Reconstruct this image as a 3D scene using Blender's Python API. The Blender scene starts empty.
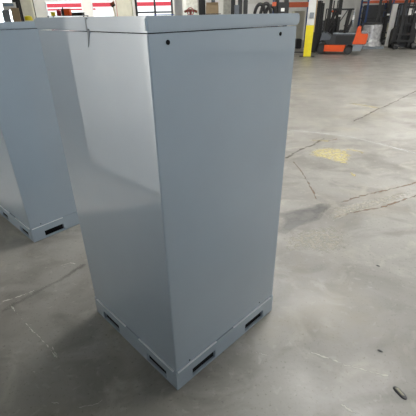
import bpy, bmesh, math, random
from mathutils import Vector, Matrix
random.seed(7)
C = bpy.context.scene.collection
PI = math.pi

# ------------------------------------------------------------------ camera
EYE = 1.6
F, PITCH, ROLL, CX, CY = 361.25, .4997, -.0171, 207.78, 211.02
fw = Vector((0, math.cos(PITCH), -math.sin(PITCH)))
rt0 = Vector((1, 0, 0)); up0 = rt0.cross(fw)
rt = math.cos(ROLL)*rt0 + math.sin(ROLL)*up0
up = -math.sin(ROLL)*rt0 + math.cos(ROLL)*up0
cam = bpy.data.cameras.new('camera'); co = bpy.data.objects.new('camera', cam); C.objects.link(co)
cam.sensor_width = 36; cam.lens = F/416*36
cam.shift_x = (208-CX)/416; cam.shift_y = (CY-208)/416
cam.clip_start = .02; cam.clip_end = 200
m = Matrix((rt, up, -fw)).transposed().to_4x4(); m.translation = Vector((0, 0, EYE))
co.matrix_world = m
bpy.context.scene.camera = co

def ray(px, py): return fw + rt*((px-CX)/F) + up*((CY-py)/F)
def gnd(px, py):
    d = ray(px, py); return Vector((0, 0, EYE)) + d*(-EYE/d.z)
def at(px, py, Y):
    d = ray(px, py); return Vector((0, 0, EYE)) + d*(Y/d.y)

# ------------------------------------------------------------------ materials
def mk(name, col, rough=.5, metal=0., spec=.5, noise=0., nscale=6., coat=0., crough=.1, cior=1.5, bump=0., emit=0., trans=0.):
    mt = bpy.data.materials.new(name); mt.use_nodes = True
    nt = mt.node_tree; b = nt.nodes['Principled BSDF']
    b.inputs['Base Color'].default_value = (*col, 1); b.inputs['Roughness'].default_value = rough
    b.inputs['Metallic'].default_value = metal; b.inputs['Specular IOR Level'].default_value = spec
    b.inputs['Coat Weight'].default_value = coat; b.inputs['Coat Roughness'].default_value = crough
    b.inputs['Coat IOR'].default_value = cior
    if trans: b.inputs['Transmission Weight'].default_value = trans; b.inputs['IOR'].default_value = 1.02
    if emit:
        b.inputs['Emission Color'].default_value = (*col, 1); b.inputs['Emission Strength'].default_value = emit
    if noise or bump:
        tc = nt.nodes.new('ShaderNodeTexCoord'); n = nt.nodes.new('ShaderNodeTexNoise')
        n.inputs['Scale'].default_value = nscale; n.inputs['Detail'].default_value = 6
        nt.links.new(tc.outputs['Object'], n.inputs['Vector'])
        if noise:
            r = nt.nodes.new('ShaderNodeMapRange')
            r.inputs['From Min'].default_value = .3; r.inputs['From Max'].default_value = .7
            r.inputs['To Min'].default_value = 1-noise; r.inputs['To Max'].default_value = 1+noise
            nt.links.new(n.outputs['Fac'], r.inputs['Value'])
            vm = nt.nodes.new('ShaderNodeVectorMath'); vm.operation = 'SCALE'
            vm.inputs[0].default_value = col
            nt.links.new(r.outputs['Result'], vm.inputs['Scale'])
            nt.links.new(vm.outputs['Vector'], b.inputs['Base Color'])
        if bump:
            bp = nt.nodes.new('ShaderNodeBump'); bp.inputs['Strength'].default_value = bump; bp.inputs['Distance'].default_value = .01
            nt.links.new(n.outputs['Fac'], bp.inputs['Height']); nt.links.new(bp.outputs['Normal'], b.inputs['Normal'])
    return mt

M = {}
M['steel'] = mk('grey_blue_paint', (.275, .335, .392), .42, spec=.5, noise=.03, nscale=3, coat=1., crough=.035, cior=1.75)
M['steel2'] = mk('grey_blue_paint_lid', (.285, .345, .40), .42, spec=.5, noise=.03, nscale=3, coat=1., crough=.035, cior=1.75)
M['weld'] = mk('bare_weld', (.58, .62, .66), .35, spec=.6)
M['hole'] = mk('dark_hole', (.004, .004, .005), .9, spec=.1)  # near-black; in the fork pockets it stands in for shade
M['scuff'] = mk('scuff', (.17, .195, .215), .6)
M['wall'] = mk('painted_wall', (.74, .74, .70), .8, noise=.06, nscale=2)
M['cream'] = mk('cream_paint', (.50, .49, .40), .7, noise=.08, nscale=4)
M['ceil'] = mk('ceiling_white', (.6, .6, .58), .9, noise=.03)
M['white'] = mk('white_paint', (.82, .82, .80), .5, noise=.03)
M['offwhite'] = mk('dirty_white', (.62, .62, .56), .6, noise=.15, nscale=12)
M['yellow'] = mk('safety_yellow', (.87, .72, .01), .5, noise=.06, nscale=6)
M['orange'] = mk('orange_paint', (.80, .10, .012), .45, noise=.04)
M['rackor'] = mk('rack_orange', (.55, .10, .03), .55, noise=.08)
M['blue'] = mk('rack_blue', (.03, .07, .20), .5, noise=.1)
M['black'] = mk('black_metal', (.012, .012, .013), .5, noise=.2, nscale=20)
M['dark'] = mk('dark_grey', (.035, .037, .042), .5, noise=.15, nscale=10)
M['grey'] = mk('mid_grey', (.11, .125, .15), .5, noise=.08)
M['lgrey'] = mk('light_grey', (.25, .28, .31), .5, noise=.06)
M['rubber'] = mk('rubber', (.018, .018, .018), .75, noise=.15, nscale=30)
M['chrome'] = mk('bright_steel', (.6, .6, .6), .25, metal=1)
M['card'] = mk('cardboard', (.42, .31, .19), .8, noise=.08, nscale=8)
M['wrap'] = mk('stretch_wrap', (.42, .42, .43), .25, spec=.8, noise=.3, nscale=9, coat=.6, crough=.15, bump=.6)
M['beige'] = mk('beige_block', (.36, .34, .26), .85, noise=.12, nscale=5)
M['wood'] = mk('pallet_wood', (.30, .21, .12), .8, noise=.2, nscale=12)
M['red'] = mk('red_paint', (.42, .02, .035), .5, noise=.05)
M['bluep'] = mk('blue_plastic', (.03, .07, .35), .5)
M['paleb'] = mk('pale_blue', (.30, .42, .55), .5)
M['brown'] = mk('rusty_brown', (.25, .07, .03), .7, noise=.2, nscale=15)
M['seat'] = mk('black_vinyl', (.015, .015, .016), .4)
M['glass'] = mk('clear_glass', (1, 1, 1), .02, trans=1.)
M['lamp'] = mk('lamp_diffuser', (1, .98, .94), .5, emit=20)
M['lamp_wall_fill'] = mk('wall_fill_diffuser', (1, .98, .94), .5, emit=60)
M['lamp_floor_fill'] = mk('floor_fill_diffuser', (1, .98, .94), .5, emit=41)
M['asphalt'] = mk('asphalt', (.2, .2, .2), .9, noise=.1)

def floor_mat():
    mt = bpy.data.materials.new('worn_concrete'); mt.use_nodes = True; nt = mt.node_tree
    N, L = nt.nodes, nt.links; b = N['Principled BSDF']
    tc = N.new('ShaderNodeTexCoord')
    def noise(s, d=6, dist=0., off=(0, 0, 0), sc=(1, 1, 1), rough=.55):
        mp = N.new('ShaderNodeMapping'); mp.inputs['Location'].default_value = off; mp.inputs['Scale'].default_value = sc
        L.new(tc.outputs['Object'], mp.inputs['Vector'])
        n = N.new('ShaderNodeTexNoise'); n.inputs['Scale'].default_value = s; n.inputs['Detail'].default_value = d
        n.inputs['Distortion'].default_value = dist; n.inputs['Roughness'].default_value = rough
        L.new(mp.outputs['Vector'], n.inputs['Vector']); return n.outputs['Fac']
    def rng(v, a, bb, c, d):
        r = N.new('ShaderNodeMapRange'); r.inputs['From Min'].default_value = a; r.inputs['From Max'].default_value = bb
        r.inputs['To Min'].default_value = c; r.inputs['To Max'].default_value = d; L.new(v, r.inputs['Value']); return r.outputs['Result']
    def mix(f, a, bb):
        x = N.new('ShaderNodeMix'); x.data_type = 'RGBA'
        L.new(f, x.inputs['Factor'])
        for i, v in ((6, a), (7, bb)):
            if isinstance(v, tuple): x.inputs[i].default_value = (*v, 1)
            else: L.new(v, x.inputs[i])
        return x.outputs[2]
    c = mix(rng(noise(.9, 5, .6), .38, .60, 0, 1), (.215, .207, .190), (.28, .273, .254))
    c = mix(rng(noise(2.6, 8, .8, (5, 2, 0), (1, 1.6, 1)), .48, .66, 0, .7), c, (.155, .148, .134))
    c = mix(rng(noise(3.4, 9, 1.2, (1, 9, 3)), .54, .68, 0, .65), c, (.35, .335, .295))
    c = mix(rng(noise(22, 6, .5, (3, 3, 3)), .60, .72, 0, .35), c, (.40, .39, .35))
    c = mix(rng(noise(60, 4, 0, (3, 1, 3)), .60, .70, 0, .55), c, (.10, .09, .08))
    c = mix(rng(noise(1.3, 5, .5, (8, 4, 1)), .55, .75, 0, .4), c, (.27, .235, .165))
    L.new(c, b.inputs['Base Color'])
    L.new(rng(noise(2.2, 6, .4, (2, 7, 0)), .35, .65, .30, .52), b.inputs['Roughness'])
    b.inputs['Specular IOR Level'].default_value = .45
    bp = N.new('ShaderNodeBump'); bp.inputs['Strength'].default_value = .25; bp.inputs['Distance'].default_value = .004
    L.new(noise(35, 6), bp.inputs['Height']); L.new(bp.outputs['Normal'], b.inputs['Normal'])
    return mt
M['floor'] = floor_mat()

def mark_mat(name, col, thr=.5, soft=.08, scale=14., alpha=1., rough=.6, edge=True):
    """worn mark on concrete: coverage broken up by noise and thinning towards its own edges"""
    mt = bpy.data.materials.new(name); mt.use_nodes = True; nt = mt.node_tree; N, L = nt.nodes, nt.links
    b = N['Principled BSDF']; b.inputs['Base Color'].default_value = (*col, 1); b.inputs['Roughness'].default_value = rough
    tc = N.new('ShaderNodeTexCoord'); n = N.new('ShaderNodeTexNoise'); n.inputs['Scale'].default_value = scale; n.inputs['Detail'].default_value = 7
    L.new(tc.outputs['Object'], n.inputs['Vector'])
    at_ = N.new('ShaderNodeAttribute'); at_.attribute_name = 'cover'
    ad = N.new('ShaderNodeMath'); ad.operation = 'MULTIPLY_ADD'; ad.inputs[1].default_value = .45 if edge else .2
    L.new(at_.outputs['Fac'], ad.inputs[0]); L.new(n.outputs['Fac'], ad.inputs[2])
    r = N.new('ShaderNodeMapRange'); base = thr + (.45 if edge else .2)*.6
    r.inputs['From Min'].default_value = base-soft; r.inputs['From Max'].default_value = base+soft
    r.inputs['To Max'].default_value = alpha
    L.new(ad.outputs[0], r.inputs['Value'])
    mu = N.new('ShaderNodeMath'); mu.operation = 'MINIMUM'
    r2 = N.new('ShaderNodeMapRange'); r2.inputs['From Max'].default_value = .35; L.new(at_.outputs['Fac'], r2.inputs['Value'])
    L.new(r.outputs['Result'], mu.inputs[0]); L.new(r2.outputs['Result'], mu.inputs[1])
    L.new(mu.outputs[0], b.inputs['Alpha'])
    return mt
M['crack'] = mark_mat('crack_brown', (.20, .125, .075), .53, .14, 16, .85)
M['crackd'] = mark_mat('crack_dark', (.10, .085, .065), .53, .14, 16, .8)
M['joint'] = mark_mat('joint_pale', (.50, .50, .49), .40, .15, 8, .75)
M['dust'] = mark_mat('plaster_dust', (.55, .53, .48), .56, .08, 28, .85)
M['ypaint'] = mark_mat('worn_yellow_paint', (.56, .49, .24), .62, .13, 26, .75)
M['yline'] = mark_mat('faded_yellow_line', (.55, .48, .26), .46, .2, 12, .6)
M['damp'] = mark_mat('dark_smooth_patch', (.185, .185, .182), .46, .3, 7, .65, .35)
M['pale'] = mark_mat('pale_repair', (.46, .44, .38), .62, .14, 30, .6)
M['stain'] = mark_mat('dark_stain', (.10, .093, .083), .45, .3, 3, .35)

# ------------------------------------------------------------------ mesh helpers
def box(bm, x0, x1, y0, y1, z0, z1, rot=None):
    vs = [bm.verts.new((x, y, z)) for x in (x0, x1) for y in (y0, y1) for z in (z0, z1)]
    for q in ((0, 1, 3, 2), (4, 6, 7, 5), (0, 4, 5, 1), (2, 3, 7, 6), (0, 2, 6, 4), (1, 5, 7, 3)):
        bm.faces.new([vs[i] for i in q])
    if rot: bmesh.ops.transform(bm, matrix=rot, verts=vs)
    return vs
def prism(bm, prof, axis, a, b):
    """extrude a closed 2-D profile along an axis ('x': profile is (y,z), 'y': (x,z), 'z': (x,y))"""
    def P(u, v, w): return {'x': (w, u, v), 'y': (u, w, v), 'z': (u, v, w)}[axis]
    A = [bm.verts.new(P(u, v, a)) for u, v in prof]; B = [bm.verts.new(P(u, v, b)) for u, v in prof]
    bm.faces.new(A); bm.faces.new(B[::-1])
    n = len(prof)
    for i in range(n): bm.faces.new((A[i], B[i], B[(i+1) % n], A[(i+1) % n]))
def cyl(bm, p0, p1, r, n=16, r2=None):
    p0, p1 = Vector(p0), Vector(p1); d = p1-p0
    mt = Matrix.Translation((p0+p1)/2) @ d.to_track_quat('Z', 'Y').to_matrix().to_4x4()
    bmesh.ops.create_cone(bm, cap_ends=True, segments=n, radius1=r, radius2=r if r2 is None else r2, depth=d.length, matrix=mt)
def tube(bm, pts, r, n=8):
    pts = [Vector(p) for p in pts]; rings = []
    for i, p in enumerate(pts):
        d = (pts[min(i+1, len(pts)-1)]-pts[max(i-1, 0)]).normalized()
        a = d.orthogonal().normalized() if not rings else (pa - d*pa.dot(d)).normalized()
        pa = a; b = d.cross(a)
        rings.append([bm.verts.new(p + r*(math.cos(2*PI*k/n)*a + math.sin(2*PI*k/n)*b)) for k in range(n)])
    for A, B in zip(rings, rings[1:]):
        for k in range(n): bm.faces.new((A[k], A[(k+1) % n], B[(k+1) % n], B[k]))
    bm.faces.new(rings[0][::-1]); bm.faces.new(rings[-1])
def obj(name, bm, mat, parent=None, bevel=0., smooth=False, loc=None, rotz=0.):
    bmesh.ops.recalc_face_normals(bm, faces=bm.faces[:])
    if bevel:
        bmesh.ops.bevel(bm, geom=[e for e in bm.edges if len(e.link_faces) == 2 and e.calc_face_angle(0) > .6], offset=bevel, segments=2, affect='EDGES', clamp_overlap=True)
    me = bpy.data.meshes.new(name); bm.to_mesh(me); bm.free()
    if smooth:
        for p in me.polygons: p.use_smooth = True
        me.set_sharp_from_angle(angle=.7)
    me.materials.append(M[mat] if isinstance(mat, str) else mat)
    o = bpy.data.objects.new(name, me); C.objects.link(o)
    if parent: o.parent = parent
    if loc is not None: o.location = loc
    if rotz: o.rotation_euler.z = rotz
    return o
def BM(): return bmesh.new()
def tag(o, label, cat, group=None):
    o['label'] = label; o['category'] = cat
    if group: o['group'] = group
    return o
def thing(name, label, cat, loc=(0, 0, 0), rotz=0., group=None):
    o = bpy.data.objects.new(name, None); C.objects.link(o); o.location = loc; o.rotation_euler.z = rotz
    o.empty_display_size = .1
    return tag(o, label, cat, group)
def struct(o): o['kind'] = 'structure'; return o
def bxo(name, mat, parent, *dims, bevel=0., **k):
    b = BM(); box(b, *dims); return obj(name, b, mat, parent, bevel, **k)
def copy_tree(o, parent=None):
    c = o.copy(); C.objects.link(c); c.parent = parent
    for ch in list(o.children): copy_tree(ch, c)
    return c

# ------------------------------------------------------------------ room shell
X0, X1, Y0, Y1, ZC = -17., 18., -8., 26., 6.5
WT = .3
b = BM(); box(b, X0, X1, Y0, Y1, -.2, 0); floor = struct(obj('floor', b, 'floor'))
b = BM(); box(b, X0-WT, X1+WT, Y0-WT, Y1+WT, ZC, ZC+.2); struct(obj('ceiling', b, 'ceil'))
b = BM(); box(b, X0-WT, X0, Y0-WT, Y1+WT, -.2, ZC); struct(obj('wall_left', b, 'wall'))
b = BM(); box(b, X1, X1+WT, Y0-WT, Y1+WT, -.2, ZC); struct(obj('wall_right', b, 'wall'))
# unseen wall behind the camera; its open door is added to light the cabinet faces
DX0, DX1, DZ = -4.0, 5.0, 4.8
b = BM(); box(b, X0, DX0, Y0-WT, Y0, -.2, ZC); box(b, DX1, X1, Y0-WT, Y0, -.2, ZC); box(b, DX0, DX1, Y0-WT, Y0, DZ, ZC); box(b, DX0, DX1, Y0-WT, Y0, -.2, 0)
struct(obj('wall_front', b, 'wall'))
# back wall with window openings (pixel columns of the photograph turned into x at the wall)
def wx(px): return at(px, 10, Y1).x
wins = [(-14, 17), (46, 83), (92, 113.5), (135.5, 173)]
ZB, ZT = 1.0, 2.9
tops = [ZT, at(60, 1, Y1).z, at(100, 1.5, Y1).z, ZT]
b = BM(); xs = X0
for (a, c), zt in zip(wins, tops):
    xa, xb = wx(a), wx(c)
    box(b, xs, xa, Y1, Y1+WT, -.2, ZC); box(b, xa, xb, Y1, Y1+WT, -.2, ZB); box(b, xa, xb, Y1, Y1+WT, zt, ZC); xs = xb
box(b, xs, X1, Y1, Y1+WT, -.2, ZC)
struct(obj('wall_back', b, 'wall'))
def window(n, a, c, zt, mat, fwid, mullions=()):
    xa, xb = wx(a), wx(c)
    b = BM()
    box(b, xa, xa+fwid, Y1-.03, Y1+.12, ZB, zt); box(b, xb-fwid, xb, Y1-.03, Y1+.12, ZB, zt)
    box(b, xa+fwid, xb-fwid, Y1-.03, Y1+.12, ZB, ZB+fwid); box(b, xa+fwid, xb-fwid, Y1-.03, Y1+.12, zt-fwid, zt)
    w = struct(obj('window_%d' % n, b, mat, bevel=.005))
    for u in mullions:
        x = wx(u); bxo('mullion', mat, w, x-fwid*.45, x+fwid*.45, Y1-.02, Y1+.1, ZB+fwid, zt-fwid)
    bxo('pane', 'glass', w, xa+fwid, xb-fwid, Y1+.03, Y1+.036, ZB+fwid, zt-fwid)
    return w
window(1, *wins[0], tops[0], 'white', .05)
window(2, *wins[1], tops[1], 'white', .05)
window(3, *wins[2], tops[2], 'white', .05)
w4 = window(4, *wins[3], tops[3], 'black', .12, (155,))
zs = at(155, 12.2, Y1).z
bxo('transom', 'black', w4, wx(136.5), wx(172), Y1-.04, Y1+.1, zs-.045, zs+.045)
# cream pilasters on the back wall
def pil(a, c, Y, mat, n):
    xa, xb = at(a, 10, Y).x, at(c, 10, Y).x
    b = BM(); box(b, xa, xb, Y, Y1, 0, ZC); return struct(obj('trim_%d' % n, b, mat, bevel=.01))
pil(21.5, 32.6, Y1-.35, 'cream', 1)
pil(117, 132, Y1-.35, 'cream', 2)
pil(186.5, 198, Y1-.12, 'offwhite', 3)
# baseboard and outdoor ground
b = BM(); box(b, -40, 40, Y1+WT, 60, -.3, -.1); struct(obj('ground_yard', b, 'asphalt'))
b = BM(); box(b, -30, 30, -45, Y0-WT, -.3, -.1); struct(obj('ground_dock', b, 'asphalt'))

# ------------------------------------------------------------------ floor marks (children of the floor)
def ribbon(name, pts, w, mat, z=.0012, jitter=.25, sub=8):
    """worn strip through floor points given by pixel pairs; cover is 1 on the centre line and 0 at the edges"""
    P = [gnd(*p) for p in pts]; Q = []
    for A, B in zip(P, P[1:]):
        for k in range(sub): Q.append(A.lerp(B, k/sub))
    Q.append(P[-1]); n = len(Q)
    b = BM(); rows = []; cov = []
    for i, q in enumerate(Q):
        d = (Q[min(i+1, n-1)]-Q[max(i-1, 0)]).normalized(); s = Vector((-d.y, d.x, 0))
        q = q + s*random.uniform(-1, 1)*w*jitter*1.4
        ww = w*random.uniform(.7, 1.25)
        end = 0 if i in (0, n-1) else 1
        rows.append([b.verts.new((q + s*ww*t).to_tuple()[:2]+(z,)) for t in (-1, 0, 1)]); cov += [0, end, 0]
    for A, B in zip(rows, rows[1:]):
        for k in (0, 1): b.faces.new((A[k], A[k+1], B[k+1], B[k]))
    o = obj(name, b, mat, floor)
    if o.data.polygons[0].normal.z < 0: o.data.flip_normals()
    at_ = o.data.attributes.new('cover', 'FLOAT', 'POINT')
    for i, v in enumerate(cov): at_.data[i].value = v
    return o
def blob(name, pts, mat, z=.001, inner=.45):
    P = [gnd(*p) for p in pts]; c = sum(P, Vector())/len(P); R = []
    n = len(P)
    for i in range(n):
        for k in range(4): R.append(P[i].lerp(P[(i+1) % n], k/4))
    b = BM(); cen = b.verts.new((c.x, c.y, z)); cov = [1]
    rings = []
    for t, v in ((inner, 1), (.75, .7), (1, 0)):
        rings.append([b.verts.new((c.x+(p.x-c.x)*t, c.y+(p.y-c.y)*t, z)) for p in R]); cov += [v]*len(R)
    m_ = len(R)
    for k in range(m_):
        b.faces.new((cen, rings[0][k], rings[0][(k+1) % m_]))
        for A, B in zip(rings, rings[1:]): b.faces.new((A[k], B[k], B[(k+1) % m_], A[(k+1) % m_]))
    o = obj(name, b, mat, floor)
    if o.data.polygons[0].normal.z < 0: o.data.flip_normals()
    at_ = o.data.attributes.new('cover', 'FLOAT', 'POINT')
    for i, v in enumerate(cov): at_.data[i].value = v
    return o
ribbon('floor_crack', [(352, 122), (372, 112), (394, 102), (418, 90)], .035, 'crackd')
ribbon('floor_crack', [(284, 159), (302, 149), (312, 145), (325, 138)], .03, 'crackd')
ribbon('floor_crack', [(327, 141), (338, 139)], .025, 'crack')
ribbon('floor_crack', [(293, 161), (299, 168), (305, 177), (311, 188), (317, 200)], .014, 'crack')
ribbon('floor_crack', [(340, 203), (358, 197), (374, 193), (396, 188), (418, 182)], .02, 'crack')
ribbon('floor_crack', [(333, 218), (346, 214), (357, 212), (383, 207), (400, 201), (418, 195)], .018, 'crack')
ribbon('floor_joint', [(288, 130), (320, 133), (352, 137), (384, 145), (418, 154)], .03, 'joint')
ribbon('floor_joint', [(350, 103), (380, 108)], .07, 'yline')
ribbon('paint_streak', [(310, 140), (330, 141)], .05, 'yline')
ribbon('paint_streak', [(345, 149), (366, 153)], .05, 'yline')
blob('paint_patch', [(303, 155), (311, 147), (332, 146), (352, 150), (356, 156), (351, 168), (330, 162)], 'ypaint', inner=.6)
blob('paint_patch', [(349, 171), (357, 175), (356, 178), (350, 175)], 'ypaint')
blob('damp_patch', [(277, 232), (279, 213), (300, 208), (322, 203), (334, 204), (325, 212), (320, 220), (300, 226), (285, 235)], 'damp', inner=.7)
blob('pale_repair', [(318, 222), (325, 208), (360, 201), (418, 188), (418, 195), (380, 205), (345, 215), (330, 224)], 'pale', .0014, .6)
blob('pale_repair', [(276, 238), (300, 228), (335, 222), (352, 232), (352, 250), (330, 258), (300, 250), (278, 256)], 'pale', .0014, .5)
ribbon('dust_streak', [(310, 352), (325, 357), (345, 365), (368, 371), (390, 377)], .012, 'dust')
ribbon('dust_streak', [(246, 350), (258, 353), (270, 356)], .008, 'dust')
ribbon('dust_streak', [(340, 404), (352, 411), (360, 415)], .012, 'dust')
ribbon('dust_streak', [(9, 304), (16, 312), (28, 326), (44, 342), (58, 360)], .010, 'dust')
ribbon('dust_streak', [(0, 303), (20, 296), (36, 290)], .014, 'dust')
ribbon('dust_streak', [(60, 266), (70, 263), (76, 264)], .010, 'dust')
ribbon('dust_streak', [(52, 345), (58, 360)], .008, 'dust')
ribbon('dust_streak', [(50, 402), (60, 404)], .007, 'dust')
ribbon('dust_streak', [(76, 408), (98, 404), (104, 398)], .006, 'dust')
ribbon('dust_streak', [(30, 371), (40, 374)], .007, 'dust')
ribbon('floor_crack', [(0, 312), (30, 296), (60, 280), (86, 264)], .02, 'stain')

# ------------------------------------------------------------------ steel cabinets on skid bases
NX, NY, TH, CW, CD, CH = -.16, 1.1183, .7736, .755, .755, 1.5972
def make_cabinet():
    t = thing('steel_cabinet', 'tall grey steel cabinet in front, with a bright rectangular reflection on its upper left face', 'cabinet', (NX, NY, 0), TH)
    SK, LID = .127, .042
    # skid base: outer shell with fork pockets through it, both ways
    xs = [0, .10, .262, .502, .664, CW]; ys = [0, .082, .244, .503, .665, CD]
    zs_ = [.004, .016, .068, SK-.003]
    b = BM()
    for i in range(5):
        for j in range(5):
            for k in range(3):
                hole = k == 1 and (i in (1, 3) or j in (1, 3))
                inner = 0 < i < 4 and 0 < j < 4
                if hole: continue
                if k == 1 and i == 2 and j == 2: continue
                box(b, xs[i], xs[i+1], ys[j], ys[j+1], zs_[k], zs_[k+1])
    bmesh.ops.remove_doubles(b, verts=b.verts, dist=1e-5)
    seen = {}
    for f in b.faces:
        seen.setdefault(tuple(sorted(v.index for v in f.verts)), []).append(f)
    b.verts.index_update()
    key = {}
    for f in b.faces: key.setdefault(frozenset(v.index for v in f.verts), []).append(f)
    bmesh.ops.delete(b, geom=[f for fs in key.values() if len(fs) > 1 for f in fs], context='FACES')
    bmesh.ops.dissolve_limit(b, angle_limit=.01, verts=b.verts[:], edges=b.edges[:])
    base = obj('skid_base', b, 'steel', t)
    # near-black boxes in the pockets stand in for the shade inside
    for (x0, x1) in ((.10, .262), (.502, .664)):
        bxo('fork_pocket_shade', 'hole', base, x0+.004, x1-.004, .012, CD-.012, .018, .067)
    for (y0, y1) in ((.082, .244), (.503, .665)):
        bxo('fork_pocket_shade', 'hole', base, .012, CW-.012, y0+.004, y1-.004, .0185, .0665)
    # weld bead round the joint of body and base
    g = .004
    for (x0, x1, y0, y1) in ((.01, .27, -g, .004), (.40, CW-.03, -g, .004), (-g, .004, .02, .30), (-g, .004, .42, CD-.03)):
        bxo('weld_bead', 'weld', base, x0, x1, y0, y1, SK-.007, SK-.001, bevel=.0012)
    # body
    bxo('body', 'steel', t, .003, CW-.003, .003, CD-.003, SK-.001, CH-LID-.003, bevel=.003)
    # lid with folded rim
    b = BM(); box(b, -.002, CW+.008, -.002, CD+.006, CH-LID, CH); lid = obj('top_lid', b, 'steel2', t, .006, smooth=True)
    # plugged bolt holes in the right face
    for x, z in ((.074, 1.528), (.639, 1.527)):
        b = BM(); cyl(b, (x, .0045, z), (x, .0012, z), .0072, 20); obj('bolt_hole', b, 'hole', t)
    for x, z in ((.087, .142), (.625, .150)):
        b = BM(); cyl(b, (x, .0045, z), (x, .0016, z), .004, 12); obj('rivet', b, 'hole', t)
    return t
cab = make_cabinet()
c2 = copy_tree(cab)
p = gnd(34.5, 243); c2.location = (p.x, p.y, 0); c2.rotation_euler.z = math.radians(46.5)
c2.scale = (1, 1, .985)
tag(c2, 'grey steel cabinet behind the front one, cut off by the left edge', 'cabinet', 'grey steel cabinets')
for x, y, a_, w_ in ((-1.75, -2.1, .06, 'left'), (-.72, -2.05, -.03, 'middle'), (.3, -2.1, .04, 'right')):  # unseen cabinets added to keep low door light off the front floor
    c3 = copy_tree(cab); c3.location = (x, y, 0); c3.rotation_euler.z = a_
    tag(c3, '%s one of three unseen grey cabinets added behind the camera to shade the floor' % w_, 'cabinet', 'grey steel cabinets')
cab['group'] = 'grey steel cabinets'
# dark vertical scuff on the left face near the lid
b = BM(); box(b, -.0022, .0035, .328, .338, 1.557, 1.594)
prism(b, [(.338, 1.556), (.324, 1.556), (.346, 1.51), (.350, 1.505)], 'x', .0015, .0035)
obj('scuff_mark', b, 'scuff', cab)

# ------------------------------------------------------------------ added unseen cupboard, stand-in for the white object mirrored in the cabinet
e1 = Vector((math.cos(TH), math.sin(TH), 0)); e2 = Vector((-math.sin(TH), math.cos(TH), 0))
M1 = Vector((-3.2, 2.469, 0))
def make_cupboard():
    W, D, H = 1.4, .6, 2.1
    t = thing('stand_in_cupboard', 'unseen white cupboard added left of the camera, stand-in for the object mirrored in the front cabinet', 'cupboard', (M1.x, M1.y, 0), TH)
    bxo('body', 'white', t, -D, 0, -W, 0, .002, H, bevel=.01)
    for (a, c) in ((-W+.03, -W/2-.004), (-W/2+.004, -.03)):
        d = bxo('door', 'white', t, .001, .016, a, c, .06, H-.05, bevel=.004)
        yy = c-.06 if c < -W/2 else a+.06
        b = BM(); tube(b, [(.014, yy, 1.0), (.05, yy, 1.01), (.05, yy, 1.17), (.014, yy, 1.18)], .008); obj('handle', b, 'white', d, smooth=True)
make_cupboard()

# ------------------------------------------------------------------ debris
p = gnd(400, 393); a = gnd(394, 386.5); c = gnd(405.5, 398.5)
def make_scrap():
    L = (c-a).length*1.1; ang = math.atan2((c-a).y, (c-a).x)
    t = thing('metal_scrap', 'dark flat elongated scrap lying on the bare floor at lower right', 'scrap', (p.x, p.y, 0), ang)
    b = BM()
    n = 14; R = []
    for i in range(n+1):
        u = -L/2 + L*i/n; w = .0155*math.sqrt(max(0, 1-(2*i/n-1)**4))+.001
        R.append([b.verts.new((u, s*w, z)) for s, z in ((-1, .001), (-.6, .006), (.6, .005), (1, .001))])
    for A, B in zip(R, R[1:]):
        for k in range(4): b.faces.new((A[k], A[(k+1) % 4], B[(k+1) % 4], B[k]))
    b.faces.new(R[0]); b.faces.new(R[-1][::-1])
    obj('shell', b, 'dark', t)
    b = BM(); prism(b, [(-L*.36, -.006), (L*.2, -.006), (L*.3, .004), (-L*.28, .007)], 'z', .0055, .0085); obj('core', b, 'beige', t, .001)
make_scrap()
def chip(px, py, L, label):
    q = gnd(px, py); b = BM(); prism(b, [(-L, -.003), (-.3*L, -.006), (L, -.002), (.8*L, .004), (-.5*L, .005)], 'z', .0005, .005)
    tag(obj('debris_chip', b, 'dark', None, .001, loc=(q.x, q.y, 0), rotz=random.uniform(-.8, -.2)), label, 'debris')
chip(380, 351, .013, 'small dark chip on the floor above the pale dust streak')
chip(378, 266, .012, 'tiny dark speck of debris on the open floor right of the cabinet')

# ------------------------------------------------------------------ building column
def make_column():
    q = gnd(308, 57)
    W = .28; D = .28; rz = math.radians(-14)
    t = thing('steel_column', 'white structural column with a bright yellow lower part beside the orange forklift', 'column', (q.x, q.y+.2, 0), rz)
    zy = at(310, 25.3, q.y).z
    def hb(z0, z1, g=0.):
        b = BM(); tf = .04; w = W/2+g; d = D/2+g
        prism(b, [(-w, -d), (w, -d), (w, -d+tf), (.07, -d+tf), (.07, d-tf), (w, d-tf), (w, d), (-w, d), (-w, d-tf), (-.07, d-tf), (-.07, -d+tf), (-w, -d+tf)], 'z', z0, z1)
        return b
    obj('upper_shaft', hb(zy, ZC), 'white', t)
    obj('yellow_guard', hb(.01, zy, .008), 'yellow', t)
    bxo('base_plate', 'dark', t, -.30, .30, -.22, .22, 0, .012)
    z1, z0 = at(311, 12.5, q.y).z, at(311, 18, q.y).z
    bxo('junction_box', 'lgrey', t, -.06, .10, -D/2-.07, -D/2, z0, z1, bevel=.01)
    b = BM(); cyl(b, (.165, -D/2+.05, .9), (.165, -D/2+.05, ZC-.02), .022, 12); obj('conduit', b, 'card', t)
make_column()

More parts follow.
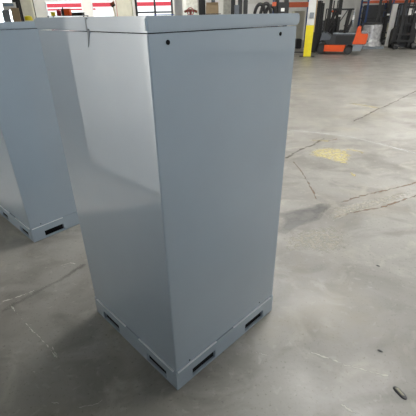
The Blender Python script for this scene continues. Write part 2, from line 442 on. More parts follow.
# ------------------------------------------------------------------ forklift (side-on, mast to the left)
def wheel(t, x, y, r, w, hubm='grey'):
    b = BM(); n = 28; prof = [(-w/2, r*.62), (-w/2, r*.93), (-w/2+.02, r), (w/2-.02, r), (w/2, r*.93), (w/2, r*.62)]
    rings = [[b.verts.new((x+rr*math.cos(2*PI*k/n), y+yy, r+rr*math.sin(2*PI*k/n))) for k in range(n)] for yy, rr in prof]
    for A, B in zip(rings, rings[1:]+rings[:1]):
        for k in range(n): b.faces.new((A[k], A[(k+1) % n], B[(k+1) % n], B[k]))
    o = obj('wheel', b, 'rubber', t, smooth=True)
    b = BM(); cyl(b, (x, y-w*.42, r), (x, y+w*.42, r), r*.62, 20); obj('hub', b, hubm, o)
    return o
def make_forklift():
    A = gnd(320.5, 54.2); ang = -.40; WB = 1.36
    t = thing('orange_forklift', 'orange and grey counterbalance forklift with black mast parked right of the yellow column', 'forklift', (A.x, A.y, 0), ang)
    # local: x from mast (0 = front axle) to counterweight, y 0 = near side, going away
    Wd = 1.05
    k = WB/1.35
    # lower orange side sill
    b = BM(); prism(b, [(.14*k, .14), (WB-.24*k, .14), (WB-.16*k, .46), (.14*k, .46)], 'y', -.02, Wd+.02); obj('side_sill', b, 'orange', t, .012)
    # battery compartment
    b = BM(); prism(b, [(-.02, .47), (WB+.16, .47), (WB+.28, .98), (.50*k, .98), (.36*k, .72), (-.02, .70)], 'y', .02, Wd-.02); body = obj('battery_compartment', b, 'dark', t, .015)
    b = BM(); prism(b, [(.66*k, .52), (WB+.10, .52), (WB+.20, .90), (.66*k, .90)], 'y', .005, .03); obj('side_door', b, 'black', t, .008)
    # front cowl / dash
    b = BM(); prism(b, [(-.16*k, .50), (.46*k, .47), (.52*k, .78), (.30*k, .92), (.10*k, 1.05), (-.05*k, 1.05)], 'y', .03, Wd-.03); obj('front_cowl', b, 'grey', t, .02)
    # deck
    bxo('seat_deck', 'lgrey', t,   .50*k, WB+.30, .03, Wd-.03, .96, 1.03, bevel=.01)
    # counterweight
    x0 = WB+.19
    b = BM(); prism(b, [(x0-.04, .50), (x0+.62, .50), (x0+.66, .90), (x0+.62, .97), (x0+.34, 1.0), (x0+.28, 1.04), (x0+.25, 1.32), (x0+.12, 1.34)], 'y', 0, Wd); obj('counterweight', b, 'orange', t, .03)
    b = BM(); prism(b, [(x0+.02, .16), (x0+.42, .18), (x0+.50, .49), (x0+.02, .49)], 'y', .01, Wd-.01); obj('rear_skirt', b, 'lgrey', t, .02)
    b = BM(); cyl(b, (x0+.64, Wd/2, .62), (x0+.72, Wd/2, .62), .03, 10); obj('tow_pin', b, 'black', t)
    bxo('rear_cover', 'lgrey', t, x0+.32, x0+.60, .08, Wd-.08, .99, 1.10, bevel=.02)
    # seat
    b = BM(); prism(b, [(.72*k, 1.03), (1.22*k, 1.03), (1.22*k, 1.14), (.74*k, 1.16)], 'y', .28, .78); st = obj('seat', b, 'seat', t, .03)
    b = BM(); prism(b, [(1.10*k, 1.12), (1.22*k, 1.10), (1.40*k, 1.66), (1.30*k, 1.68)], 'y', .28, .78); obj('backrest', b, 'seat', st, .03)
    b = BM(); prism(b, [(.95*k, 1.32), (1.24*k, 1.34), (1.24*k, 1.39), (.95*k, 1.38)], 'y', .20, .27); obj('armrest', b, 'dark', st, .015)
    # paper tucked behind the seat
    bxo('document_pouch', 'white', t, 1.02*k, 1.10*k, .10, .14, 1.17, 1.40)
    # steering column and wheel
    b = BM(); cyl(b, (.20*k, .5, .9), (.46*k, .5, 1.42), .04, 12); sc_ = obj('steering_column', b, 'black', t)
    b = BM(); cen = Vector((.47*k, .5, 1.44)); ax = Vector((.45, 0, .89)); u = Vector((.89, 0, -.45)); v = Vector((0, 1, 0))
    tube(b, [cen + .18*(math.cos(2*PI*i/24)*u+math.sin(2*PI*i/24)*v) for i in range(25)], .016, 8)
    for a_ in (0, 2.1, 4.2): cyl(b, cen, cen + .17*(math.cos(a_)*u+math.sin(a_)*v), .011, 6)
    obj('steering_wheel', b, 'black', sc_, smooth=True)
    for i in range(3):
        b = BM(); cyl(b, (.30*k, .62+.07*i, 1.0), (.40*k, .62+.07*i, 1.32), .012, 6); cyl(b, (.395*k, .62+.07*i, 1.31), (.405*k, .62+.07*i, 1.36), .022, 8); obj('hydraulic_lever', b, 'black', t)
    # overhead guard
    for y in (.07, Wd-.07):
        b = BM(); tube(b, [(.10*k, y, .95), (.30*k, y, 1.6), (.44*k, y, 2.08)], .04, 8); obj('guard_post', b, 'black', t)
        b = BM(); tube(b, [(1.04*k, y, 1.02), (1.08*k, y, 1.6), (1.14*k, y, 2.08)], .065, 8); obj('guard_post', b, 'black', t)
    b = BM(); 
    for y in (.07, Wd-.07): box(b, .38*k, 1.30*k, y-.03, y+.03, 2.06, 2.13)
    for i in range(8): box(b, .40*k+i*.12*k, .44*k+i*.12*k, .10, Wd-.10, 2.08, 2.12)
    obj('overhead_guard', b, 'black', t)
    b = BM(); cyl(b, (1.36*k, .12, 1.3), (1.36*k, .12, 2.0), .028, 8); obj('light_stalk', b, 'lgrey', t)
    b = BM(); cyl(b, (1.36*k, .12, 1.62), (1.36*k, .12, 1.82), .05, 10); obj('tail_light', b, 'white', t)
    # red strobe and dash display
    b = BM(); box(b, .26*k, .44*k, .30, .50, 1.98, 2.05); obj('work_light', b, 'orange', t, .01)
    # mast
    for y in (.20, .82):
        b = BM(); prism(b, [(-.52*k, y-.05), (-.30*k, y-.05), (-.30*k, y-.02), (-.48*k, y-.02), (-.48*k, y+.02), (-.30*k, y+.02), (-.30*k, y+.05), (-.52*k, y+.05)], 'z', .06, 2.5); obj('mast_rail', b, 'black', t)
        b = BM(); box(b, -.29*k, -.19*k, y-.03, y+.03, .10, 2.4); obj('inner_rail', b, 'black', t)
        b = BM(); cyl(b, (-.12*k, y, .2), (-.12*k, y, 1.6), .035, 10); obj('lift_cylinder', b, 'dark', t)
    for z in (.35, 1.0, 1.7, 2.38): bxo('mast_crossbar', 'black', t, -.50*k, -.34*k, .25, .77, z, z+.10)
    b = BM(); tube(b, [(-.26*k, .45, .5), (-.26*k, .45, 1.4), (-.22*k, .46, 1.9), (-.16*k, .47, 1.2), (-.05*k, .48, .9)], .018, 6); obj('hydraulic_hose', b, 'black', t)
    bxo('fork_carriage', 'dark', t, -.58*k, -.525*k, .12, .92, .25, .75, bevel=.01)
    for y in (.28, .74):
        b = BM(); prism(b, [(-.58*k, .75), (-.62*k, .75), (-.66*k, .06), (-1.75*k, .03), (-1.75*k, .02), (-.58*k, .02)], 'y', y-.05, y+.05); obj('fork', b, 'dark', t)
    b = BM(); tube(b, [(-.16, .0, .30), (-.22, -.01, .55), (.0, -.01, .66), (.16, -.01, .6), (.22, .0, .46)], .03, 6); obj('front_fender', b, 'black', t)
    for y in (.11, Wd-.11): wheel(t, 0, y, .27, .2, 'dark')
    for y in (.12, Wd-.12): wheel(t, WB, y, .21, .17, 'dark')
    t.scale = (.80, .80, .80)
    return t
make_forklift()

# ------------------------------------------------------------------ stretch-wrapped load on a pallet
def make_load():
    q = gnd(371, 49.2); t = thing('wrapped_load', 'short round load in silvery stretch wrap on the floor behind the forklift', 'load', (q.x+.1, q.y+.5, 0))
    b = BM()
    for y in (-.42, 0, .42): box(b, -.5, .5, y-.05, y+.05, 0.002, .09)
    for i in range(6): box(b, -.5+i*.175, -.375+i*.175, -.5, .5, .09, .12)
    obj('pallet', b, 'lgrey', t)
    b = BM(); n = 40; prof = [(0, .12), (.52, .12), (.50, .2), (.43, .3), (.42, .6), (.43, .95), (.41, 1.03), (0, 1.04)]; rings = []
    for rr, z in prof:
        rings.append([b.verts.new((max(rr, .01)*math.cos(2*PI*k/n)*(1+.02*math.sin(9*k+z*7)), max(rr, .01)*math.sin(2*PI*k/n)*(1+.02*math.cos(7*k)), z)) for k in range(n)])
    for A, B in zip(rings, rings[1:]):
        for k in range(n): b.faces.new((A[k], A[(k+1) % n], B[(k+1) % n], B[k]))
    b.faces.new(rings[0][::-1]); b.faces.new(rings[-1])
    obj('stretch_wrap', b, 'wrap', t, smooth=True)
    b = BM(); box(b, -.36, .30, -.22, .22, 1.04, 1.12); obj('top_board', b, 'dark', t, .01)
make_load()

# ------------------------------------------------------------------ mast of a truck behind the load, reach truck at the right edge
def make_mast_truck(px, py, name, label, rz, full=True, sc=1.):
    q = gnd(px, py); t = thing(name, label, 'forklift', (q.x, q.y, 0), rz)
    bw = .6 if full else .4; gw = .45 if full else .33
    for x in (-.30, .30):
        s = 1 if x > 0 else -1
        b = BM(); box(b, x-.075, x+.075, -.10, .10, .05, 3.0); box(b, x-s*.075-.03, x-s*.075+.03, .02, .16, .08, 3.2); obj('mast_rail', b, 'black', t, .006)
    for z in (.3, 1.15, 1.98, 2.8): bxo('mast_crossbar', 'black', t, -.24, .24, -.04, .04, z, z+.12)
    for x in (-.10, .12):
        b = BM(); cyl(b, (x, .04, .3), (x, .04, 2.6), .032, 10); obj('lift_cylinder', b, 'dark', t)
    b = BM(); tube(b, [(-.16, -.07, .4), (-.17, -.09, 1.3), (-.10, -.09, 2.1)], .02, 6); obj('hydraulic_hose', b, 'black', t)
    b = BM(); tube(b, [(.18, -.07, .4), (.2, -.09, 1.2), (.05, -.09, 1.9)], .02, 6); obj('hydraulic_hose', b, 'black', t)
    for z in (.35, .68): bxo('carriage_bar', 'black', t, -.48, .48, -.16, -.105, z, z+.1)
    b = BM(); prism(b, [(-bw, .2), (bw, .2), (bw, .9), (.2, 1.3), (-.2, 1.3), (-bw, .9)], 'y', .2, 1.0); obj('truck_body', b, 'black' if full else 'dark', t, .03)
    b = BM(); box(b, -.5, .5, .2, .95, .05, .2); obj('chassis', b, 'dark', t)
    b = BM(); prism(b, [(.2, .9), (.35, .9), (.45, 1.6), (.75, 1.65), (.75, 1.55), (.9, .9), (.95, .9), (.95, .85), (.2, .85)], 'x', -.36, .36); obj('operator_console', b, 'black', t, .02)
    for x in (-gw, gw):
        b = BM(); box(b, x-.03, x+.03, .3, .36, .9, 2.15); box(b, x-.03, x+.03, .9, .96, .9, 2.15); obj('guard_post', b, 'black', t)
    b = BM()
    for i in range(7): box(b, -gw-.03, gw+.03, .30+i*.1, .33+i*.1, 2.15, 2.2)
    obj('overhead_guard', b, 'black', t)
    for x in ((-.46, .46) if full else (-.32, .32)):
        b = BM(); 
        prism(b, [(-.62, .02), (-.1, .02), (-.1, .34), (-.5, .26), (-.62, .16)], 'x', x-.13, x+.13); obj('outrigger_leg', b, 'black', t, .03)
        b = BM(); cyl(b, (x-.09, -.45, .12), (x+.09, -.45, .12), .12, 20); obj('load_wheel', b, 'rubber', t)
    for x in ((-.5, .5) if full else (-.36, .36)):
        b = BM(); cyl(b, (x-.1, .7, .19), (x+.1, .7, .19), .19, 24); obj('drive_wheel', b, 'rubber', t)
    if not full:
        b = BM(); cyl(b, (.32, .1, 1.35), (1.0, .9, 2.15), .028, 10); obj('stay_rod', b, 'black', t)
    t.scale = (sc, sc, sc)
    bxo('warning_label', 'white', t, .22, .40, -.115, -.104, 1.75, 1.85)
    return t
make_mast_truck(402, 48.6, 'reach_truck', 'black reach truck with tall twin-rail mast near the right edge', -.25, True, .85)
make_mast_truck(330, 48.0, 'order_truck', 'dark lift truck whose mast stands behind the orange forklift', -.1, False, .79)
make_mast_truck(377.5, 44.3, 'stacker_truck', 'dark lift truck whose mast rises behind the silvery wrapped load', -.35, False, .79)

# ------------------------------------------------------------------ things standing between and behind the trucks
def slab(name, label, cat, px0, px1, ytop, ybase, Yoff, depth, mat, rz=0., bevel=.02, sub=None):
    q0, q1 = gnd(px0, ybase), gnd(px1, ybase); Y = q0.y+Yoff
    f_ = Y/q0.y; w = (q1.x-q0.x)*f_; H = at((px0+px1)/2, ytop, Y).z
    b = BM(); box(b, 0, w, 0, depth, .002, H); o = obj(name, b, mat, None, bevel, loc=(q0.x*f_, Y, 0), rotz=rz)
    return tag(o, label, cat)
slab('concrete_block', 'squat beige block behind and right of the silvery wrapped load', 'block', 381, 388, 23, 43.5, .2, .7, 'beige')
slab('white_board', 'tall white board standing upright just left of the reach truck', 'board', 385.3, 391.2, 4, 46.3, .0, .12, 'white', .0, .005)
slab('plastic_sheet', 'white plastic sheet upright behind the reach truck mast', 'sheet', 402, 409, 6, 42.5, .3, .12, 'white', 0, .005)
slab('beige_crate', 'pale greenish box standing between cabinet and yellow column', 'box', 292, 302, 11, 47.5, .6, .8, 'cream', 0, .02)
slab('black_bin', 'low black bin on the floor between cabinet and yellow column', 'bin', 296, 301.5, 39, 48.6, -.1, .5, 'black', 0, .03)
# pallet racks
def make_rack(xs_, Y, zbeams, label, depth=1.0, name='pallet_rack', bh=.12):
    t = thing(name, label, 'rack', (xs_[0], Y, 0))
    for x in xs_:
        x -= xs_[0]
        b = BM()
        for y in (0, depth): box(b, x-.045, x+.045, y-.035, y+.035, 0.01, 3.6); box(b, x-.08, x+.08, y-.07, y+.07, 0.001, .012)
        z = .3
        while z < 3.4:
            tube(b, [(x, .03, z), (x, depth-.03, z+.4)], .018, 6); tube(b, [(x, .03, z), (x, depth-.03, z)], .018, 6); z += .6
        obj('upright_frame', b, 'blue', t)
    for xa, xb in zip(xs_, xs_[1:]):
        for zb in zbeams:
            for y in (-.04, depth-.04):
                bxo('beam', 'rackor', t, xa-xs_[0]+.046, xb-xs_[0]-.046, y, y+.08, zb, zb+bh, bevel=.006)
            b = BM(); n = 12
            for i in range(n): 
                u = xa-xs_[0]+.06+(xb-xa-.2)*i/(n-1); box(b, u, u+.06, .045, depth-.045, zb+bh*.6, zb+bh*.75)
            obj('deck_slats', b, 'lgrey', t)
    return t
YR = 24.2
make_rack([at(365.5, 20, YR).x, at(390, 20, YR).x, at(440, 20, YR).x], YR, [at(395, 2.2, YR).z-.02], 'pallet rack with blue posts and an orange beam behind the trucks at right')
def backdrop_load(px0, px1, ytop, mat, label):  # added loads that darken the bright wall behind the trucks
    a_, c_ = at(px0, ytop, YR+.12), at(px1, ytop, YR+.12); w = c_.x-a_.x
    t = thing('backdrop_load', label, 'load', (a_.x, YR+.12, 0))
    b = BM()
    for u in (0, w/2-.05, w-.1): box(b, u, u+.1, 0, .8, .002, .10)
    box(b, 0, w, 0, .8, .10, .13); obj('pallet', b, 'wood', t)
    bxo('load_body', mat, t, .03, w-.03, .03, .77, .13, a_.z, bevel=.03)
    for z in (.6, 1.2): bxo('strap', 'black', t, .025, w-.025, .022, .778, z, z+.04)
backdrop_load(368, 386, 5, 'dark', 'dark strapped load added on the rack to darken the wall behind the silvery wrapped load')
backdrop_load(392.5, 411, 3, 'grey', 'grey strapped load added on the rack to darken the wall behind the reach truck')
YL = 19.4
make_rack([at(276, 20, YL).x, at(312, 20, YL).x], YL, [at(300, 7, YL).z], 'short rack bay with an orange beam left of the yellow column', 1.0, 'pallet_rack', .2)

# ------------------------------------------------------------------ goods and plant behind the cabinets (upper edge of the frame)
def at_box(name, label, cat, px0, px1, y0, y1, Y, depth, mat, bevel=.01, group=None, floor_to=False):
    a_, c_ = at(px0, y1, Y), at(px1, y0, Y)
    b = BM(); box(b, 0, c_.x-a_.x, 0, depth, .002 if floor_to else 0, c_.z if floor_to else c_.z-a_.z)
    o = obj(name, b, mat, None, bevel, loc=(a_.x, Y, 0 if floor_to else a_.z)); return tag(o, label, cat, group)
def make_bench(px0, px1, ytop, Y, depth, name, label, top='lgrey', cat='table'):
    a_, c_ = at(px0, ytop, Y), at(px1, ytop, Y); z = (a_.z+c_.z)/2
    t = thing(name, label, cat, (a_.x, Y, 0)); w = c_.x-a_.x
    bxo('top_shelf', top, t, 0, w, 0, depth, z-.03, z, bevel=.004)
    bxo('lower_shelf', top, t, 0.02, w-.02, 0.02, depth-.02, .5, .53)
    for x in (.03, w-.03):
        for y in (.03, depth-.03):
            bxo('leg', 'dark', t, x-.025, x+.025, y-.025, y+.025, 0, z-.03)
    return t, z
# far left: notice board, leaning cardboard, bollard
YW = 19.6
def stand_board():
    a_, c_ = at(3, 8, YW), at(17, 2.2, YW)
    t = thing('notice_board', 'white notice board with a blue strip at the far left edge', 'board', (a_.x, YW, 0)); w = (c_.x-a_.x)*.86
    bxo('panel', 'white', t, 0, w, 0, .04, at(9, 10, YW).z, c_.z, bevel=.004)
    bxo('blue_strip', 'paleb', t, .1*w, .85*w, -.004, .001, at(9, 6.2, YW).z, at(9, 3.8, YW).z)
    for x in (.06, w-.06): bxo('leg', 'dark', t, x-.02, x+.02, .0, .04, 0, at(9, 10, YW).z)
    for x in (.06, w-.06): bxo('foot', 'dark', t, x-.025, x+.025, -.25, .2, 0, .03)
stand_board()
def card(px0, px1, y0, Y, mat, label, name, lean=.12):
    a_, c_ = at(px0, y0, Y), at(px1, y0, Y)
    b = BM(); w = c_.x-a_.x; H = a_.z
    prism(b, [(0, .002), (.03, .002), (.03+lean, H), (lean, H)], 'x', 0, w)
    tag(obj(name, b, mat, None, .004, loc=(a_.x, Y, 0)), label, 'sheet')
card(9, 17.2, 8, 18.9, 'card', 'tan cardboard sheet propped upright at the far left', 'cardboard_sheet')
card(0, 7.5, 10, 18.6, 'lgrey', 'grey sheet propped beside the tan cardboard at the far left', 'grey_sheet')
def post(px0, px1, Y, label, mat, name='steel_post', d=.25):
    xa, xb = at(px0, 10, Y).x, at(px1, 10, Y).x
    t = thing(name, label, 'post', ((xa+xb)/2, Y, 0)); w = (xb-xa)/2
    b = BM(); tf = .035
    prism(b, [(-w, -d/2), (w, -d/2), (w, -d/2+tf), (.03, -d/2+tf), (.03, d/2-tf), (w, d/2-tf), (w, d/2), (-w, d/2), (-w, d/2-tf), (-.03, d/2-tf), (-.03, -d/2+tf), (-w, -d/2+tf)], 'z', .015, ZC)
    obj('shaft', b, mat, t); bxo('base_plate', 'dark', t, -w-.06, w+.06, -d/2-.06, d/2+.06, 0, .015)
post(15, 21, 20.4, 'black post rising between the tan cardboard and the cream pilaster', 'black')
b = BM(); qz = at(28, 16, 15.5)
n = 20; rings = []
for rr, z in ((.14, .002), (.14, qz.z-.06), (.12, qz.z-.015), (.06, qz.z+.01), (.005, qz.z+.015)): rings.append([b.verts.new((rr*math.cos(2*PI*k/n), rr*math.sin(2*PI*k/n), z)) for k in range(n)])
for A, B in zip(rings, rings[1:]):
    for k in range(n): b.faces.new((A[k], A[(k+1) % n], B[(k+1) % n], B[k]))
b.faces.new(rings[0][::-1]); b.faces.new(rings[-1])
tag(obj('bollard', b, 'yellow', None, smooth=True, loc=(qz.x, 15.5, 0)), 'yellow bollard top showing above the left cabinet', 'bollard')
b = BM(); xq = at(33, 5, Y1-.1).x; cyl(b, (xq, Y1-.06, .05), (xq, Y1-.06, ZC-.05), .045, 10)
tag(obj('wall_pipe', b, 'dark'), 'thin dark pipe running up the wall beside the cream pilaster', 'pipe')
# bench with goods under window 2
bt, bz = make_bench(47, 84, 15.6, 18.6, .7, 'work_bench', 'narrow bench of small goods below the red-striped window')
def item(px0, px1, y0, kind, mat, label, cat):
    a_, c_ = at(px0, y0, 18.9), at(px1, y0, 18.9); w = c_.x-a_.x; H = max(a_.z-bz, .05)
    x = (a_.x+c_.x)/2
    if kind == 'tub':
        t = thing(cat.replace(' ', '_'), label, cat, (x, 18.95, bz))
        b = BM(); cyl(b, (0, 0, .001), (0, 0, H*.85), w*.44, 20, w*.5); obj('bucket_body', b, mat, t)
        b = BM(); cyl(b, (0, 0, H*.85), (0, 0, H), w*.52, 20); obj('rim', b, mat, t)
    elif kind == 'jug':
        t = thing(cat.replace(' ', '_'), label, cat, (x, 18.95, bz))
        b = BM(); prism(b, [(-w/2, .001), (w/2, .001), (w/2, H*.65), (.2*w, H*.85), (-.2*w, H*.85), (-w/2, H*.7)], 'y', -.08, .08); obj('jug_body', b, mat, t, .015)
        b = BM(); cyl(b, (0, 0, H*.84), (0, 0, H), w*.16, 12); obj('cap', b, 'black', t)
    else:
        t = thing(cat.replace(' ', '_'), label, cat, (x, 18.95, bz))
        bxo('carton_body', mat, t, -w/2, w/2, -.15, .15, .001, H*.92, bevel=.006)
        bxo('carton_lid', mat, t, -w/2-.008, w/2+.008, -.158, .158, H*.80, H, bevel=.004)
item(50, 54.5, 12, 'tub', 'yellow', 'small yellow tub on the bench behind the cabinets', 'tub')
item(56, 59.8, 9, 'jug', 'red', 'red jug on the bench right of the yellow tub', 'jug')
item(60.5, 63.5, 7, 'jug', 'dark', 'dark bottle-shaped jug on the bench between red jug and orange carton', 'jug')
item(64, 69.5, 8.5, 'carton', 'orange', 'orange-red carton on the bench beside the dark jug', 'carton')
item(72, 83, 12.6, 'carton', 'black', 'low dark carton at the right end of the bench', 'carton')
# broom by window 3
def make_broom():
    a_ = at(108.5, 5, 19.4); c_ = at(112.5, 13.5, 19.4)
    t = thing('broom', 'broom with dark head up, leaning beside the white window', 'broom', (c_.x, 19.4, 0))
    top = Vector((a_.x-c_.x, 1.0, a_.z)); base = Vector((.3, -.1, .02))
    b = BM(); cyl(b, base, top, .016, 8); obj('handle', b, 'card', t)
    mt = Matrix.Translation(top) @ Matrix.Rotation(-.5, 4, 'Y')
    b = BM(); box(b, -.10, .10, -.05, .05, -.05, .02, mt); obj('head', b, 'black', t, .01)
    b = BM(); prism(b, [(-.09, .02), (.09, .02), (.12, .14), (-.12, .14)], 'y', -.05, .05); bmesh.ops.transform(b, matrix=mt, verts=b.verts); obj('bristles', b, 'brown', t)
make_broom()
b = BM(); xq = at(116.3, 5, Y1-.05).x; cyl(b, (xq, Y1-.05, .05), (xq, Y1-.05, ZC-.05), .02, 8)
tag(obj('sprinkler_pipe', b, 'red'), 'thin red pipe on the wall left of the second cream pilaster', 'pipe')
# blue tray on the sill of the dark framed window
b, bz2 = None, None
t4, z4 = make_bench(154, 174, 14.3, 19.3, .5, 'side_table', 'blue-topped side table below the black framed window', 'bluep')
post(174.8, 182.5, 20.4, 'pale grey-white post right of the black framed window', 'wall', 'steel_post', .3)
# valve
def make_valve():
    Y = 20.4; c_ = at(190.5, 11.5, Y)
    t = thing('pipe_valve', 'rusty red valve wheel on a riser pipe against the white brickwork', 'valve', (c_.x, Y, 0))
    b = BM(); cyl(b, (0, 0, .002), (0, 0, c_.z), .06, 14); cyl(b, (0, 0, c_.z-.25), (0, 0, c_.z-.15), .11, 14); obj('riser', b, 'brown', t)
    b = BM(); tube(b, [(-.30, 0, c_.z-.02), (-.2, 0, c_.z+.03), (0, 0, c_.z+.05), (.2, 0, c_.z+.03), (.32, 0, c_.z-.03)], .055, 8); obj('tee_arm', b, 'brown', t, smooth=True)
    b = BM(); tube(b, [(.16*math.cos(2*PI*i/20), -.14, c_.z+.16*math.sin(2*PI*i/20)) for i in range(21)], .02, 6)
    for i in range(4): cyl(b, (0, -.14, c_.z), (.15*math.cos(PI*i/2+.4), -.14, c_.z+.15*math.sin(PI*i/2+.4)), .012, 6)
    cyl(b, (0, -.14, c_.z), (0, 0, c_.z), .03, 8); obj('hand_wheel', b, 'red', t)
make_valve()
post(199, 205.5, 18.4, 'black post left of the tan carton shelf', 'black', 'steel_post', .3)
tS, zS = make_bench(205.5, 221, 13.6, 16.4, .9, 'stock_shelf', 'dark shelf unit carrying a tan carton behind the front cabinet', 'dark', 'shelf')
def make_carton():
    a_, c_ = at(206, 13.4, 16.6), at(218.5, 5.2, 16.6); w = c_.x-a_.x
    t = thing('cardboard_carton', 'tan cardboard carton on the dark shelf unit', 'carton', (a_.x, 16.6, zS))
    H = c_.z-zS
    bxo('carton_body', 'card', t, 0, w, 0, .5, .001, H, bevel=.004)
    b = BM(); prism(b, [(.0, H), (.02, H), (-.06, H+.1), (-.07, H+.1)], 'x', .01, w-.01); obj('flap', b, 'card', t)
make_carton()
def make_stack_sheet():
    a_, c_ = at(207, 4.5, 17.6), at(218.5, -4, 17.6)
    t = thing('white_carton', 'white carton with grey stripe above and behind the tan one', 'carton', (a_.x, 17.6, 0)); w = c_.x-a_.x
    bxo('carton_body', 'white', t, 0, w, 0, .4, .002, c_.z, bevel=.01); bxo('grey_stripe', 'grey', t, w*.38, w*.7, -.003, .002, .8, c_.z-.1)
make_stack_sheet()
post(223.5, 230, 18.6, 'white post right of the tan carton shelf', 'offwhite', 'steel_post', .3)
post(231, 235, 17.9, 'black post standing right beside the narrow white post', 'black', 'steel_post', .2)
# machine with hoses (x 236-292)
def make_machine():
    Y = 14.0; xa, xb = at(237, 10, Y).x, at(289, 10, Y).x; w = xb-xa
    t = thing('hose_machine', 'black machine frame hung with looped hoses behind the front cabinet', 'machine', (xa, Y, 0))
    zt = at(265, 15, Y).z
    bxo('base', 'dark', t, 0, w, .1, .9, .05, zt-.25, bevel=.03)
    for x in (.05, w-.05): bxo('foot', 'black', t, x-.05, x+.05, .1, .9, .001, .05)
    for px in (240.5, 246, 277.5, 287):
        x = at(px, 10, Y).x-xa; bxo('frame_post', 'black', t, x-.07, x+.07, .15, .27, zt-.25, 2.6)
    bxo('frame_beam', 'black', t, 0, w, .15, .27, 2.12, 2.3)
    bxo('control_box', 'black', t, at(278, 10, Y).x-xa, at(289, 10, Y).x-xa, .02, .3, zt-.24, at(284, 2, Y).z, bevel=.02)
    bxo('pale_label', 'white', t, at(281, 10, Y).x-xa, at(284.6, 10, Y).x-xa, .012, .021, at(283, 11.4, Y).z, at(283, 8, Y).z)
    bxo('grey_panel', 'grey', t, at(234.5, 10, Y).x-xa, at(239, 10, Y).x-xa, .0, .14, zt-.25, at(237, 5, Y).z)
    for (p0, p1, top) in ((255, 266, 4), (261, 272, 3.5), (266, 277, 6)):
        x0, x1 = at(p0, 15, Y).x-xa, at(p1, 15, Y).x-xa; zz = at(260, top, Y).z
        pts = [(x0-.12, .18, zt-.24)] + [((x0+x1)/2-(x1-x0)/2*math.cos(PI*i/14), .2, zt-.1+(zz-zt+.1)*math.sin(PI*i/14)) for i in range(15)] + [(x1+.12, .18, zt-.24)]
        b = BM(); tube(b, pts, .055, 8); obj('looped_hose', b, 'black', t, smooth=True)
    bxo('orange_tag', 'rackor', t, at(272, 10, Y).x-xa, at(276, 10, Y).x-xa, .0, .03, at(274, 6, Y).z, at(274, 2, Y).z)
make_machine()
at_box('white_drum_rack', 'white sheet standing upright behind the looped hoses', 'sheet', 247, 273, 3.5, 14, 17.9, .1, 'white', .01, None, True).name = 'white_sheet'

# ------------------------------------------------------------------ trailer outside the windows
def make_trailer():
    Y = 30; xa, xb = at(20, 10, Y).x, at(200, 10, Y).x; w = xb-xa
    t = thing('truck_trailer', 'white trailer with red stripes seen through the back windows', 'trailer', (xa, Y, -.1))
    bxo('box_body', 'white', t, 0, w, 0, 2.5, .95, 4.0, bevel=.03)
    zr = lambda y: at(110, y, Y).z+.1
    bxo('red_stripe', 'red', t, 0.04, w-.04, -.012, .001, zr(6.6), zr(2.6))
    bxo('red_stripe', 'red', t, 0.04, w*.42, -.012, .001, zr(9.6), zr(8.0))
    for x in (w*.1, w*.2, w*.85):
        for y in (.3, 2.2):
            b = BM(); cyl(b, (x, y-.15, .5), (x, y+.15, .5), .5, 24); obj('wheel', b, 'rubber', t)
    bxo('chassis', 'black', t, .1, w-.1, .4, 2.1, .8, .95)
make_trailer()

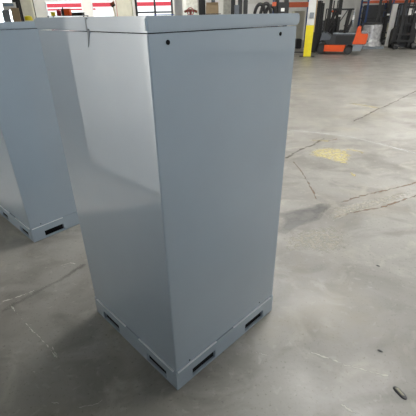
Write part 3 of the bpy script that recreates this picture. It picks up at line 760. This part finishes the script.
# ------------------------------------------------------------------ lamps
def make_lamp(x, y, mat, label):
    t = thing('ceiling_lamp', label, 'lamp', (x, y, ZC-.9))
    b = BM(); prism(b, [(-.22, .0), (.22, 0), (.30, -.02), (.12, .16), (-.12, .16), (-.30, -.02)], 'y', -1.3, 1.3); obj('housing', b, 'white', t)
    bxo('diffuser', mat, t, -.21, .21, -1.25, 1.25, -.02, -.001)
    for yy in (-1.0, 1.0):
        b = BM(); cyl(b, (0, yy, .15), (0, yy, .9), .008, 6); obj('hanger', b, 'dark', t)
for x in (-7.5, -2.6, 2.2, 7.0, 12.5):
    for y in (7.2, 11.4, 16.0, 22.2):
        if (y < 16 and x > 0) or (y > 16 and x < 0): make_lamp(x, y, 'lamp_wall_fill' if y > 16 else 'lamp', 'unseen overhead strip lamp above the far part of the warehouse')  # the rearmost row is added to brighten the back wall
for x, y in ((2.8, 5.2), (7.2, 4.2), (12, 3.2)): make_lamp(x, y, 'lamp_floor_fill', 'unseen strip lamp added to brighten the floor right of the cabinet')  # lamps added to lighten the floor on the right
make_lamp(11.0, 19.5, 'lamp', 'unseen overhead strip lamp above the far part of the warehouse')  # extra lamp added for the white board
def make_spot():  # unseen spot added to make the cupboard's reflection bright
    P = Vector((-.95, 1.2, 2.4)); T = Vector((-2.72, 1.95, .95)); d = (T-P).normalized()
    t = thing('cupboard_fill_spot', 'unseen spotlight added to brighten the mirrored white cupboard', 'lamp', P)
    b = BM(); cyl(b, -d*.18, d*.10, .06, 20, .11); h_ = obj('shade', b, 'black', t)
    b = BM(); cyl(b, -d*.1, (0, 0, ZC-P.z-.01), .012, 8); obj('hanger', b, 'black', t)
    l = bpy.data.lights.new('spot', 'SPOT'); l.energy = 300; l.spot_size = math.radians(58); l.spot_blend = .2; l.shadow_soft_size = .08; l.color = (1, .98, .95)
    lo = bpy.data.objects.new('spot', l); C.objects.link(lo); lo.parent = t; lo.location = d*.13; lo.rotation_euler = d.to_track_quat('-Z', 'Y').to_euler()
make_spot()
for o in C.objects:
    if o.name.startswith('ceiling_lamp'): o['group'] = 'far overhead lamps' if 'far' in o['label'] else 'near overhead lamps'

# ------------------------------------------------------------------ sky, view
w = bpy.data.worlds.new('sky'); bpy.context.scene.world = w; w.use_nodes = True
bg = w.node_tree.nodes['Background']; bg.inputs[0].default_value = (.86, .93, 1, 1); bg.inputs[1].default_value = 3.0
s = bpy.context.scene
s.view_settings.view_transform = 'Standard'; s.view_settings.look = 'None'; s.view_settings.gamma = 1
s.view_settings.use_curve_mapping = False; s.view_settings.exposure = 1.0
s.cycles.max_bounces = 8; s.cycles.diffuse_bounces = 5; s.cycles.caustics_reflective = False; s.cycles.caustics_refractive = False
s.cycles.sample_clamp_indirect = 6
